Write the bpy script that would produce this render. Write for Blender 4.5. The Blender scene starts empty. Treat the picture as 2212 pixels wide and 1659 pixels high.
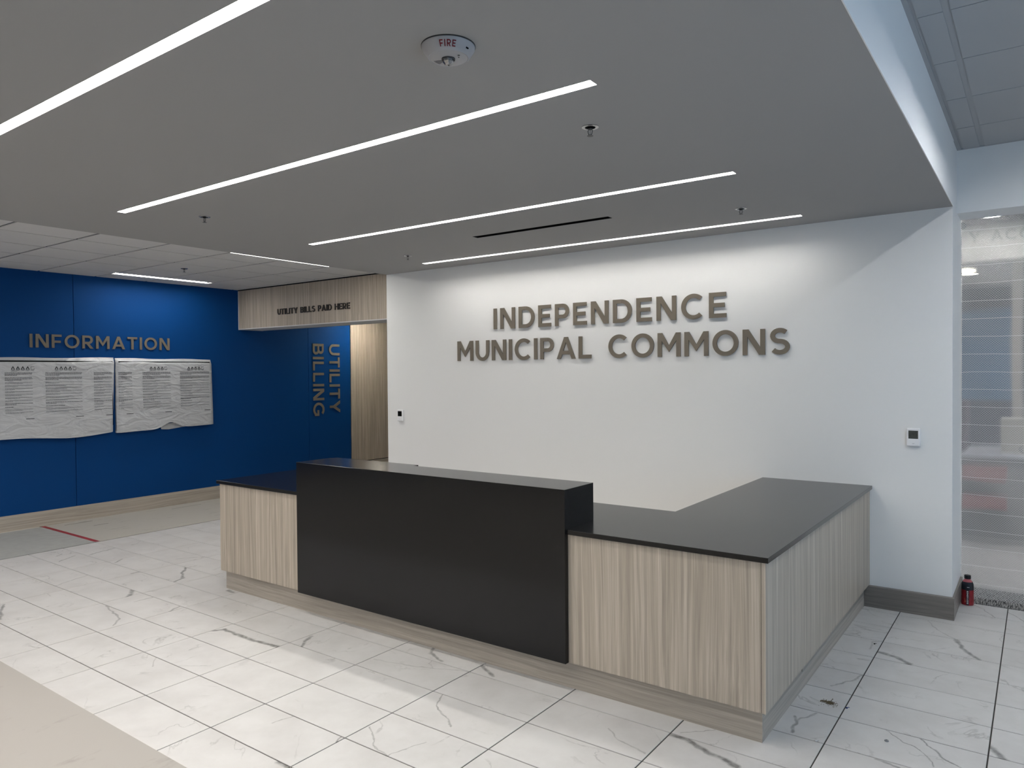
import bpy, math, random
from mathutils import Matrix, Vector
random.seed(7)
PI = math.pi
scene = bpy.context.scene
COL = scene.collection

# ------------------------------------------------------------------ camera
cam_data = bpy.data.cameras.new('camera')
cam = bpy.data.objects.new('camera', cam_data)
COL.objects.link(cam)
_f = Vector((-0.58763, 0.80898, -0.01576)); _r = Vector((0.80912, 0.58758, -0.00803)); _u = Vector((-0.00276, 0.01748, 0.99984))
cam.matrix_world = Matrix(((_r.x, _u.x, -_f.x, 5.0612), (_r.y, _u.y, -_f.y, -1.9551), (_r.z, _u.z, -_f.z, 1.6979), (0, 0, 0, 1)))
cam_data.sensor_width = 36.0
cam_data.lens = 1571.86 / 2212 * 36.0
cam_data.clip_start = 0.05
scene.camera = cam

# ------------------------------------------------------------------ world, exposure
world = bpy.data.worlds.new('world'); scene.world = world; world.use_nodes = True
bg = world.node_tree.nodes['Background']
bg.inputs[0].default_value = (0.47, 0.71, 1.0, 1); bg.inputs[1].default_value = 1.45
vs = scene.view_settings
vs.view_transform = 'Standard'; vs.look = 'None'; vs.exposure = 0.2; vs.gamma = 1.0; vs.use_curve_mapping = False
scene.cycles.use_denoising = True
scene.cycles.use_light_tree = False
scene.cycles.max_bounces = 10; scene.cycles.diffuse_bounces = 5; scene.cycles.glossy_bounces = 3
scene.cycles.transparent_max_bounces = 12; scene.cycles.sample_clamp_indirect = 6.0
LED = 62.0          # lens radiance of the linear ceiling lights
# portal that guides sampling through the window wall on the right
pl = bpy.data.lights.new('window_portal', 'AREA'); pl.shape = 'RECTANGLE'; pl.size = 6.0; pl.size_y = 2.3; pl.cycles.is_portal = True
po = bpy.data.objects.new('window_portal', pl); COL.objects.link(po)
po.location = (7.56, -0.3, 1.5); po.rotation_euler = (0, PI / 2, 0); po.rotation_euler = Matrix(((0, 0, 1), (1, 0, 0), (0, 1, 0))).to_euler()

# ------------------------------------------------------------------ measures (metres)
WL, XC, YW, GZ = -0.809, 4.581, 3.772, 2.792        # white wall ends, its plane, plaster ceiling height
AZ, AZ2 = 2.886, 3.237                              # panel ceilings left and right
XB = -4.091                                         # blue wall
YH, YH2, HZ = 4.094, 4.483, 2.331                   # wooden header
YU, YP, LZ = 4.069, 4.392, 2.796                    # wall over the right opening, plastic sheet
SX, SY = 0.61, 0.305

# ------------------------------------------------------------------ helpers
def total_loc(o):
    v = Vector((0, 0, 0))
    while o is not None:
        v += o.location; o = o.parent
    return v

class MB:
    def __init__(self): self.v = []; self.f = []
    def face(self, *idx): self.f.append(tuple(idx))
    def box(self, x0, x1, y0, y1, z0, z1):
        n = len(self.v)
        self.v += [(x0, y0, z0), (x1, y0, z0), (x1, y1, z0), (x0, y1, z0), (x0, y0, z1), (x1, y0, z1), (x1, y1, z1), (x0, y1, z1)]
        for q in ((0, 3, 2, 1), (4, 5, 6, 7), (0, 1, 5, 4), (1, 2, 6, 5), (2, 3, 7, 6), (3, 0, 4, 7)): self.f.append(tuple(n + i for i in q))
        return self
    def quad(self, a, b, c, d):
        n = len(self.v); self.v += [a, b, c, d]; self.f.append((n, n + 1, n + 2, n + 3)); return self
    def prism(self, poly, fn, d0, d1):
        """poly: ccw 2-D outline, fn(u, v, d) -> point; closed between depths d0 and d1 (d1 in front)"""
        n = len(self.v); k = len(poly)
        self.v += [fn(u, w, d0) for u, w in poly] + [fn(u, w, d1) for u, w in poly]
        self.f.append(tuple(n + k + i for i in range(k))); self.f.append(tuple(n + k - 1 - i for i in range(k)))
        for i in range(k):
            j = (i + 1) % k; self.f.append((n + i, n + j, n + k + j, n + k + i))
        return self
    def lathe(self, prof, c=(0, 0, 0), seg=32, cap=True):
        n = len(self.v)
        for r, z in prof:
            for i in range(seg):
                a = 2 * PI * i / seg; self.v.append((c[0] + r * math.cos(a), c[1] + r * math.sin(a), c[2] + z))
        for p in range(len(prof) - 1):
            for i in range(seg):
                j = (i + 1) % seg; self.f.append((n + p * seg + i, n + p * seg + j, n + (p + 1) * seg + j, n + (p + 1) * seg + i))
        if cap:
            self.f.append(tuple(n + i for i in reversed(range(seg)))); m = n + (len(prof) - 1) * seg; self.f.append(tuple(m + i for i in range(seg)))
        return self
    def tube(self, pts, r, seg=8):
        n = len(self.v); P = [Vector(p) for p in pts]
        for i, p in enumerate(P):
            t = (P[min(i + 1, len(P) - 1)] - P[max(i - 1, 0)]).normalized()
            a = t.orthogonal().normalized(); b = t.cross(a)
            for k in range(seg):
                q = 2 * PI * k / seg; self.v.append(tuple(p + (a * math.cos(q) + b * math.sin(q)) * r))
        for i in range(len(P) - 1):
            for k in range(seg):
                l = (k + 1) % seg; self.f.append((n + i * seg + k, n + i * seg + l, n + (i + 1) * seg + l, n + (i + 1) * seg + k))
        self.f.append(tuple(n + k for k in reversed(range(seg)))); m = n + (len(P) - 1) * seg; self.f.append(tuple(m + k for k in range(seg)))
        return self
    def mesh(self, name, mat, off=Vector((0, 0, 0)), smooth=False):
        me = bpy.data.meshes.new(name)
        me.from_pydata([tuple(Vector(p) - off) for p in self.v], [], self.f)
        me.materials.append(mat)
        if smooth:
            me.polygons.foreach_set('use_smooth', [True] * len(me.polygons))
        me.update(); return me
    def build(self, name, mat, parent=None, smooth=False, bevel=0, own=False):
        """own=True puts the object's origin at the middle of its own underside"""
        base = total_loc(parent)
        off = Vector(base)
        if own:
            xs = [p[0] for p in self.v]; ys = [p[1] for p in self.v]; zs = [p[2] for p in self.v]
            off = Vector(((min(xs) + max(xs)) / 2, (min(ys) + max(ys)) / 2, min(zs)))
        me = self.mesh(name, mat, off, smooth)
        o = bpy.data.objects.new(name, me); COL.objects.link(o)
        o.location = off - base
        o.parent = parent
        if smooth:
            try:
                m = o.modifiers.new('edges', 'EDGE_SPLIT'); m.split_angle = math.radians(40)
            except Exception: pass
        if bevel:
            m = o.modifiers.new('bevel', 'BEVEL'); m.width = bevel; m.segments = 2; m.limit_method = 'ANGLE'
        return o

def tag(o, label=None, cat=None, group=None, kind=None):
    if label: o['label'] = label
    if cat: o['category'] = cat
    if group: o['group'] = group
    if kind: o['kind'] = kind
    return o

def thing(name, loc, label, cat, group=None):
    o = bpy.data.objects.new(name, None); COL.objects.link(o); o.location = loc; o.empty_display_size = 0.1
    return tag(o, label, cat, group)

def copy_tree(o, parent=None):
    c = o.copy(); COL.objects.link(c); c.parent = parent
    for ch in list(o.children): copy_tree(ch, c)
    return c

# ------------------------------------------------------------------ materials
def newmat(name):
    m = bpy.data.materials.new(name); m.use_nodes = True
    return m, m.node_tree.nodes, m.node_tree.links, m.node_tree.nodes['Principled BSDF']

def plain(name, col, rough=0.6, spec=0.35, metal=0.0, bump=0.0, bscale=200.0, var=0.0, vscale=6.0):
    m, N, L, b = newmat(name)
    b.inputs['Base Color'].default_value = (*col, 1); b.inputs['Roughness'].default_value = rough
    b.inputs['Specular IOR Level'].default_value = spec; b.inputs['Metallic'].default_value = metal
    tc = N.new('ShaderNodeTexCoord')
    if var:
        n = N.new('ShaderNodeTexNoise'); n.inputs['Scale'].default_value = vscale; n.inputs['Detail'].default_value = 5
        L.new(tc.outputs['Object'], n.inputs['Vector'])
        r = N.new('ShaderNodeValToRGB'); r.color_ramp.elements[0].position = 0.3; r.color_ramp.elements[1].position = 0.7
        r.color_ramp.elements[0].color = (*[c * (1 - var) for c in col], 1); r.color_ramp.elements[1].color = (*[min(1, c * (1 + var)) for c in col], 1)
        L.new(n.outputs['Fac'], r.inputs['Fac']); L.new(r.outputs['Color'], b.inputs['Base Color'])
    if bump:
        n = N.new('ShaderNodeTexNoise'); n.inputs['Scale'].default_value = bscale; n.inputs['Detail'].default_value = 3
        L.new(tc.outputs['Object'], n.inputs['Vector'])
        bp = N.new('ShaderNodeBump'); bp.inputs['Strength'].default_value = bump; bp.inputs['Distance'].default_value = 0.002
        L.new(n.outputs['Fac'], bp.inputs['Height']); L.new(bp.outputs['Normal'], b.inputs['Normal'])
    return m

def emit(name, col, s):
    m, N, L, b = newmat(name)
    b.inputs['Base Color'].default_value = (0.8, 0.8, 0.8, 1)
    b.inputs['Emission Color'].default_value = (*col, 1); b.inputs['Emission Strength'].default_value = s
    return m

def wood(name, dark, mid, light, along, rough=0.45):
    """laminate with fine straight grain and pale streaks along one axis"""
    m, N, L, b = newmat(name)
    tc = N.new('ShaderNodeTexCoord')
    def coords(across, along_s):
        mp = N.new('ShaderNodeMapping'); s = [across] * 3; s['XYZ'.index(along)] = along_s
        mp.inputs['Scale'].default_value = s; return mp
    # slow wander of the grain lines
    wn = N.new('ShaderNodeTexNoise'); wn.inputs['Scale'].default_value = 1.0; wn.inputs['Detail'].default_value = 2
    m0 = coords(3.0, 0.9); L.new(tc.outputs['Object'], m0.inputs['Vector']); L.new(m0.outputs['Vector'], wn.inputs['Vector'])
    sb = N.new('ShaderNodeVectorMath'); sb.operation = 'SUBTRACT'; sb.inputs[1].default_value = (0.5, 0.5, 0.5)
    sc = N.new('ShaderNodeVectorMath'); sc.operation = 'SCALE'; sc.inputs['Scale'].default_value = 0.045
    ad = N.new('ShaderNodeVectorMath'); ad.operation = 'ADD'
    L.new(wn.outputs['Color'], sb.inputs[0]); L.new(sb.outputs['Vector'], sc.inputs[0]); L.new(tc.outputs['Object'], ad.inputs[0]); L.new(sc.outputs['Vector'], ad.inputs[1])
    def band(across, al, detail=4):
        mp = coords(across, al); L.new(ad.outputs['Vector'], mp.inputs['Vector'])
        n = N.new('ShaderNodeTexNoise'); n.inputs['Scale'].default_value = 1.0; n.inputs['Detail'].default_value = detail; n.inputs['Roughness'].default_value = 0.6
        L.new(mp.outputs['Vector'], n.inputs['Vector']); return n
    n1 = band(55, 0.7); n2 = band(260, 2.5, 3)
    r1 = N.new('ShaderNodeValToRGB'); e = r1.color_ramp.elements
    e[0].position = 0.33; e[0].color = (*dark, 1); e[1].position = 0.52; e[1].color = (*mid, 1)
    q = r1.color_ramp.elements.new(0.60); q.color = (*[a * 0.6 + c * 0.4 for a, c in zip(mid, light)], 1)
    q = r1.color_ramp.elements.new(0.70); q.color = (*light, 1)
    L.new(n1.outputs['Fac'], r1.inputs['Fac'])
    mx = N.new('ShaderNodeMix'); mx.data_type = 'RGBA'; mx.blend_type = 'MULTIPLY'; mx.inputs['Factor'].default_value = 0.6
    r2 = N.new('ShaderNodeValToRGB'); r2.color_ramp.elements[0].position = 0.3; r2.color_ramp.elements[0].color = (0.74, 0.73, 0.72, 1)
    r2.color_ramp.elements[1].position = 0.65; r2.color_ramp.elements[1].color = (1.06, 1.05, 1.04, 1)
    L.new(n2.outputs['Fac'], r2.inputs['Fac']); L.new(r1.outputs['Color'], mx.inputs[6]); L.new(r2.outputs['Color'], mx.inputs[7])
    L.new(mx.outputs[2], b.inputs['Base Color'])
    b.inputs['Roughness'].default_value = rough; b.inputs['Specular IOR Level'].default_value = 0.35
    return m

W_D, W_M, W_L = (0.345, 0.298, 0.244), (0.462, 0.402, 0.330), (0.600, 0.538, 0.460)
G_D, G_M, G_L = (0.345, 0.310, 0.264), (0.430, 0.386, 0.332), (0.510, 0.462, 0.402)
M_woodv = wood('laminate_upright_grain', W_D, W_M, W_L, 'Z')
M_woodx = wood('base_laminate_grain_along_x', G_D, G_M, G_L, 'X')
M_basedark = wood('grey_brown_base_laminate', (.165, .150, .135), (.205, .188, .170), (.25, .232, .21), 'X')
M_basedarky = wood('grey_brown_base_laminate_y', (.165, .150, .135), (.205, .188, .170), (.25, .232, .21), 'Y')
M_woody = wood('base_laminate_grain_along_y', G_D, G_M, G_L, 'Y')
M_wall = plain('white_wall_paint', (0.84, 0.84, 0.83), 0.7, 0.25, bump=0.15, bscale=260)
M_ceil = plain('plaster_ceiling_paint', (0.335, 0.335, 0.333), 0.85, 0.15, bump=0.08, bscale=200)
M_blue = plain('blue_wall_panel', (0.0018, 0.043, 0.170), 0.6, 0.10, bump=0.05, bscale=300)
M_dark = plain('dark_joint', (0.012, 0.012, 0.014), 0.9, 0.1)
M_black = plain('black_quartz', (0.006, 0.006, 0.0065), 0.16, 0.30, var=0.12, vscale=40)
M_blackm = plain('black_matte', (0.004, 0.004, 0.004), 0.9, 0.05)
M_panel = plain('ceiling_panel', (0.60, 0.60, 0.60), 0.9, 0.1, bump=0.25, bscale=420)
M_tee = plain('ceiling_tee', (0.07, 0.07, 0.075), 0.7, 0.2)
M_tee2 = plain('ceiling_tee_painted', (0.36, 0.365, 0.37), 0.7, 0.2)
M_bronze = plain('bronze_letter', (0.148, 0.127, 0.098), 0.45, 0.4, bump=0.05, bscale=500)
M_bronzed = plain('dark_bronze_letter', (0.030, 0.025, 0.020), 0.5, 0.4)
M_white = plain('white_plastic', (0.70, 0.70, 0.70), 0.4, 0.4)
M_trim = plain('white_trim', (0.66, 0.66, 0.66), 0.6, 0.3)
M_chrome = plain('chrome', (0.55, 0.55, 0.56), 0.22, 0.5, metal=1.0)
M_chromed = plain('dark_brushed_metal', (0.10, 0.10, 0.10), 0.35, 0.5, metal=0.9)
M_lens = emit('light_lens', (1.0, 0.965, 0.915), LED)
M_lens_wall = emit('light_lens_by_wall', (1.0, 0.965, 0.915), LED * 0.52)
M_lens_info = emit('light_lens_wall_washer', (1.0, 0.975, 0.93), LED * 0.55)
M_lens_fill = emit('light_lens_fill', (1.0, 0.955, 0.89), LED * 1.6)  # lens of the unseen fill lights added out of view
M_lcd = plain('lcd', (0.050, 0.055, 0.050), 0.25, 0.5)
M_lcdd = plain('lcd_digit', (0.006, 0.008, 0.006), 0.5, 0.3)
M_red = plain('red_print', (0.14, 0.003, 0.006), 0.5, 0.3)
M_grout = plain('grout', (0.062, 0.058, 0.053), 0.9, 0.1)

def tile_material(name, veins=()):
    """off-white marble-look porcelain; faint veins vary from tile to tile, the listed veins are drawn in floor metres"""
    m, N, L, b = newmat(name)
    tc = N.new('ShaderNodeTexCoord'); oi = N.new('ShaderNodeObjectInfo'); geo = N.new('ShaderNodeNewGeometry')
    off = N.new('ShaderNodeVectorMath'); off.operation = 'SCALE'; off.inputs[0].default_value = (37.0, 53.0, 11.0); L.new(oi.outputs['Random'], off.inputs['Scale'])
    p = N.new('ShaderNodeVectorMath'); p.operation = 'ADD'; L.new(tc.outputs['Object'], p.inputs[0]); L.new(off.outputs['Vector'], p.inputs[1])
    cl = N.new('ShaderNodeTexNoise'); cl.inputs['Scale'].default_value = 3.5; cl.inputs['Detail'].default_value = 8; cl.inputs['Roughness'].default_value = 0.62
    L.new(p.outputs['Vector'], cl.inputs['Vector'])
    rc = N.new('ShaderNodeValToRGB'); e = rc.color_ramp.elements
    e[0].position = 0.25; e[0].color = (0.515, 0.50, 0.485, 1); e[1].position = 0.62; e[1].color = (0.605, 0.592, 0.578, 1)
    L.new(cl.outputs['Fac'], rc.inputs['Fac'])
    # faint hairline veins: where a distorted noise crosses its middle value, masked to patches
    vn = N.new('ShaderNodeTexNoise'); vn.inputs['Scale'].default_value = 2.6; vn.inputs['Detail'].default_value = 6; vn.inputs['Distortion'].default_value = 0.9
    L.new(p.outputs['Vector'], vn.inputs['Vector'])
    a = N.new('ShaderNodeMath'); a.operation = 'SUBTRACT'; a.inputs[1].default_value = 0.5; L.new(vn.outputs['Fac'], a.inputs[0])
    ab = N.new('ShaderNodeMath'); ab.operation = 'ABSOLUTE'; L.new(a.outputs[0], ab.inputs[0])
    mr = N.new('ShaderNodeMapRange'); mr.inputs['From Min'].default_value = 0.0; mr.inputs['From Max'].default_value = 0.012; mr.inputs['To Min'].default_value = 1; mr.inputs['To Max'].default_value = 0
    L.new(ab.outputs[0], mr.inputs['Value'])
    mk = N.new('ShaderNodeTexNoise'); mk.inputs['Scale'].default_value = 4.0; L.new(p.outputs['Vector'], mk.inputs['Vector'])
    mm = N.new('ShaderNodeMapRange'); mm.inputs['From Min'].default_value = 0.50; mm.inputs['From Max'].default_value = 0.66; mm.inputs['To Max'].default_value = 0.40; L.new(mk.outputs['Fac'], mm.inputs['Value'])
    fv = N.new('ShaderNodeMath'); fv.operation = 'MULTIPLY'; L.new(mr.outputs['Result'], fv.inputs[0]); L.new(mm.outputs['Result'], fv.inputs[1])
    fac = fv.outputs[0]
    if veins:
        wob = N.new('ShaderNodeTexNoise'); wob.inputs['Scale'].default_value = 11.0; wob.inputs['Detail'].default_value = 4
        L.new(geo.outputs['Position'], wob.inputs['Vector'])
        s0 = N.new('ShaderNodeVectorMath'); s0.operation = 'SUBTRACT'; s0.inputs[1].default_value = (0.5, 0.5, 0.5); L.new(wob.outputs['Color'], s0.inputs[0])
        s1 = N.new('ShaderNodeVectorMath'); s1.operation = 'SCALE'; s1.inputs['Scale'].default_value = 0.055; L.new(s0.outputs['Vector'], s1.inputs[0])
        pw = N.new('ShaderNodeVectorMath'); pw.operation = 'ADD'; L.new(geo.outputs['Position'], pw.inputs[0]); L.new(s1.outputs['Vector'], pw.inputs[1])
        flat = N.new('ShaderNodeVectorMath'); flat.operation = 'MULTIPLY'; flat.inputs[1].default_value = (1, 1, 0); L.new(pw.outputs['Vector'], flat.inputs[0])
        thick = N.new('ShaderNodeTexNoise'); thick.inputs['Scale'].default_value = 26.0; thick.inputs['Detail'].default_value = 3; L.new(geo.outputs['Position'], thick.inputs['Vector'])
        for w, s, pts in veins:
            for i in range(len(pts) - 1):
                A = Vector((*pts[i], 0)); B = Vector((*pts[i + 1], 0)); ln = (B - A).length or 1e-3; d = (B - A) / ln
                q = N.new('ShaderNodeVectorMath'); q.operation = 'SUBTRACT'; q.inputs[1].default_value = A; L.new(flat.outputs['Vector'], q.inputs[0])
                t = N.new('ShaderNodeVectorMath'); t.operation = 'DOT_PRODUCT'; t.inputs[1].default_value = d; L.new(q.outputs['Vector'], t.inputs[0])
                c = N.new('ShaderNodeMapRange'); c.inputs['From Max'].default_value = ln; c.inputs['To Max'].default_value = ln; L.new(t.outputs['Value'], c.inputs['Value'])
                g = N.new('ShaderNodeVectorMath'); g.operation = 'SCALE'; g.inputs[0].default_value = d; L.new(c.outputs['Result'], g.inputs['Scale'])
                h = N.new('ShaderNodeVectorMath'); h.operation = 'DISTANCE'; L.new(q.outputs['Vector'], h.inputs[0]); L.new(g.outputs['Vector'], h.inputs[1])
                k = N.new('ShaderNodeMapRange'); k.inputs['From Min'].default_value = w * 0.25; k.inputs['From Max'].default_value = w * 0.8
                k.inputs['To Min'].default_value = s; k.inputs['To Max'].default_value = 0; L.new(h.outputs['Value'], k.inputs['Value'])
                mxn = N.new('ShaderNodeMath'); mxn.operation = 'MAXIMUM'; L.new(fac, mxn.inputs[0]); L.new(k.outputs['Result'], mxn.inputs[1]); fac = mxn.outputs[0]
        tv = N.new('ShaderNodeMapRange'); tv.inputs['From Min'].default_value = 0.3; tv.inputs['From Max'].default_value = 0.6; tv.inputs['To Min'].default_value = 0.5; tv.inputs['To Max'].default_value = 1.0
        L.new(thick.outputs['Fac'], tv.inputs['Value'])
        ml = N.new('ShaderNodeMath'); ml.operation = 'MULTIPLY'; L.new(fac, ml.inputs[0]); L.new(tv.outputs['Result'], ml.inputs[1]); fac = ml.outputs[0]
    mx = N.new('ShaderNodeMix'); mx.data_type = 'RGBA'; mx.inputs[7].default_value = (0.115, 0.112, 0.105, 1)
    L.new(fac, mx.inputs['Factor']); L.new(rc.outputs['Color'], mx.inputs[6]); L.new(mx.outputs[2], b.inputs['Base Color'])
    b.inputs['Roughness'].default_value = 0.42; b.inputs['Specular IOR Level'].default_value = 0.3
    return m

# ------------------------------------------------------------------ letters (geometric capitals, cap height 1)
ST, HT = 0.185, 0.168
def g_bar(x0, y0, x1, y1): return [(x0, y0), (x1, y0), (x1, y1), (x0, y1)]
def g_arc(cx, cy, rx, ry, a0, a1, t=ST, ty=HT, n=22):
    a0, a1 = math.radians(a0), math.radians(a1); out = []
    for i in range(n):
        p, q = a0 + (a1 - a0) * i / n, a0 + (a1 - a0) * (i + 1) / n
        out.append([(cx + rx * math.cos(p), cy + ry * math.sin(p)), (cx + rx * math.cos(q), cy + ry * math.sin(q)),
                    (cx + (rx - t) * math.cos(q), cy + (ry - ty) * math.sin(q)), (cx + (rx - t) * math.cos(p), cy + (ry - ty) * math.sin(p))])
    return out
def glyph(c):
    """-> (width, list of polygons)"""
    s, h = ST, HT; B = g_bar
    if c == 'I': return s, [B(0, 0, s, 1)]
    if c == 'N': w = .87; return w, [B(0, 0, s, 1), B(w - s, 0, w, 1), [(0, 1), (w - s * 1.25, 0), (w, 0), (s * 1.25, 1)]]
    if c == 'E': w = .70; return w, [B(0, 0, s, 1), B(s, 0, w, h), B(s, 1 - h, w - .01, 1), B(s, .5 - h / 2, w - .07, .5 + h / 2)]
    if c == 'F': w = .68; return w, [B(0, 0, s, 1), B(s, 1 - h, w, 1), B(s, .46 - h / 2, w - .06, .46 + h / 2)]
    if c == 'L': w = .66; return w, [B(0, 0, s, 1), B(s, 0, w, h)]
    if c == 'T': w = .78; return w, [B(w / 2 - s / 2, 0, w / 2 + s / 2, 1 - h), B(0, 1 - h, w, 1)]
    if c == 'H': w = .86; return w, [B(0, 0, s, 1), B(w - s, 0, w, 1), B(s, .5 - h / 2, w - s, .5 + h / 2)]
    if c == 'D': w = .90; return w, [B(0, 0, s, 1), B(s, 0, w - .5, h), B(s, 1 - h, w - .5, 1)] + g_arc(w - .5, .5, .5, .5, -90, 90)
    if c == 'P': w = .75; r = .33; return w, [B(0, 0, s, 1), B(s, 1 - h, w - r, 1), B(s, 1 - 2 * r, w - r, 1 - 2 * r + h)] + g_arc(w - r, 1 - r, r, r, -90, 90)
    if c == 'R':
        w = .80; r = .325
        return w, [B(0, 0, s, 1), B(s, 1 - h, w - r, 1), B(s, 1 - 2 * r, w - r, 1 - 2 * r + h), [(w - .22, 0), (w + .01, 0), (w * .60, .40), (w * .36, .36)]] + g_arc(w - r - .02, 1 - r, r, r, -90, 90)
    if c == 'B':
        w = .80; r1, r2 = .27, .295
        return w, [B(0, 0, s, 1), B(s, 1 - h, w - r1 - .04, 1), B(s, .5 - h / 2 + .01, w - r2, .5 + h / 2), B(s, 0, w - r2, h)] + g_arc(w - r1 - .05, 1 - r1, r1, r1, -90, 90, n=14) + g_arc(w - r2, r2, r2, r2, -90, 90, n=14)
    if c == 'O': w = 1.05; return w, g_arc(w / 2, .5, w / 2, .515, 0, 360, n=44)
    if c == 'C': w = .95; return w, g_arc(.525, .5, .525, .515, 47, 313, n=36)
    if c == 'G': w = .98; return w, g_arc(.525, .5, .525, .515, 47, 318, n=36) + [B(w - s, .13, w, .53), B(.55, .53 - h, w - s, .53)]
    if c == 'U': w = .85; return w, [B(0, .42, s, 1), B(w - s, .42, w, 1)] + g_arc(w / 2, .425, w / 2, .44, 180, 360)
    if c == 'S':
        w = .76; pts = []
        for i in range(17): a = math.radians(38 + (270 - 38) * i / 16); pts.append((.385 + .275 * math.cos(a), .715 + .208 * math.sin(a)))
        for i in range(1, 18): a = math.radians(90 - 238 * i / 17); pts.append((.385 + .285 * math.cos(a), .293 + .212 * math.sin(a)))
        out = []; t = .088; q = []
        for i, p in enumerate(pts):
            a, b2 = pts[max(i - 1, 0)], pts[min(i + 1, len(pts) - 1)]; dx, dy = b2[0] - a[0], b2[1] - a[1]; l = math.hypot(dx, dy)
            q.append(((p[0] - dy / l * t, p[1] + dx / l * t), (p[0] + dy / l * t, p[1] - dx / l * t)))
        for i in range(len(q) - 1): out.append([q[i][1], q[i + 1][1], q[i + 1][0], q[i][0]])
        return w, out
    if c == 'A': w = 1.0; return w, [[(0, 0), (.205, 0), (w / 2 + .095, 1), (w / 2 - .095, 1)], [(w - .205, 0), (w, 0), (w / 2 + .095, 1), (w / 2 - .095, 1)], B(.24, .20, w - .24, .20 + h)]
    if c == 'Y': w = .92; return w, [[(w / 2 - s / 2, .36), (w / 2 + s / 2, .44), (.225, 1), (0, 1)], [(w / 2 - s / 2, .44), (w / 2 + s / 2, .36), (w, 1), (w - .225, 1)], B(w / 2 - s / 2, 0, w / 2 + s / 2, .45)]
    if c == 'M':
        w = 1.02
        return w, [B(0, 0, s, 1), B(w - s, 0, w, 1), [(s * .9, .70), (w / 2, .20), (w / 2, .47), (s * 1.1, 1), (0, 1)], [(w - s * .9, .70), (w, 1), (w - s * 1.1, 1), (w / 2, .47), (w / 2, .20)]]
    return .3, []

def ccw(poly):
    a = sum(poly[i][0] * poly[(i + 1) % len(poly)][1] - poly[(i + 1) % len(poly)][0] * poly[i][1] for i in range(len(poly)))
    return poly if a > 0 else poly[::-1]

def lettering(parent, text, length, height, fn, depth, mat, space=0.52, stand=0.0, name='letter', own=True):
    """text set to an exact length: one mesh per letter; fn(u, v, d) maps text metres to the wall"""
    ws = [glyph(c)[0] for c in text]; n = len(text)
    tot = sum(w if c != ' ' else space for w, c in zip(ws, text)); g = (length / height - tot) / (n - 1)
    u = 0.0; out = []
    for c, w in zip(text, ws):
        if c == ' ': u += space + g; continue
        mb = MB()
        for i, poly in enumerate(glyph(c)[1]):                            # faces of crossing strokes never share a plane
            mb.prism(ccw([((u + x) * height, y * height) for x, y in poly]), fn, stand + depth * .004 * i, stand + depth * (1 - .004 * i))
        out.append(mb.build(name, mat, parent, own=own)); u += w + g
    return out

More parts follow.
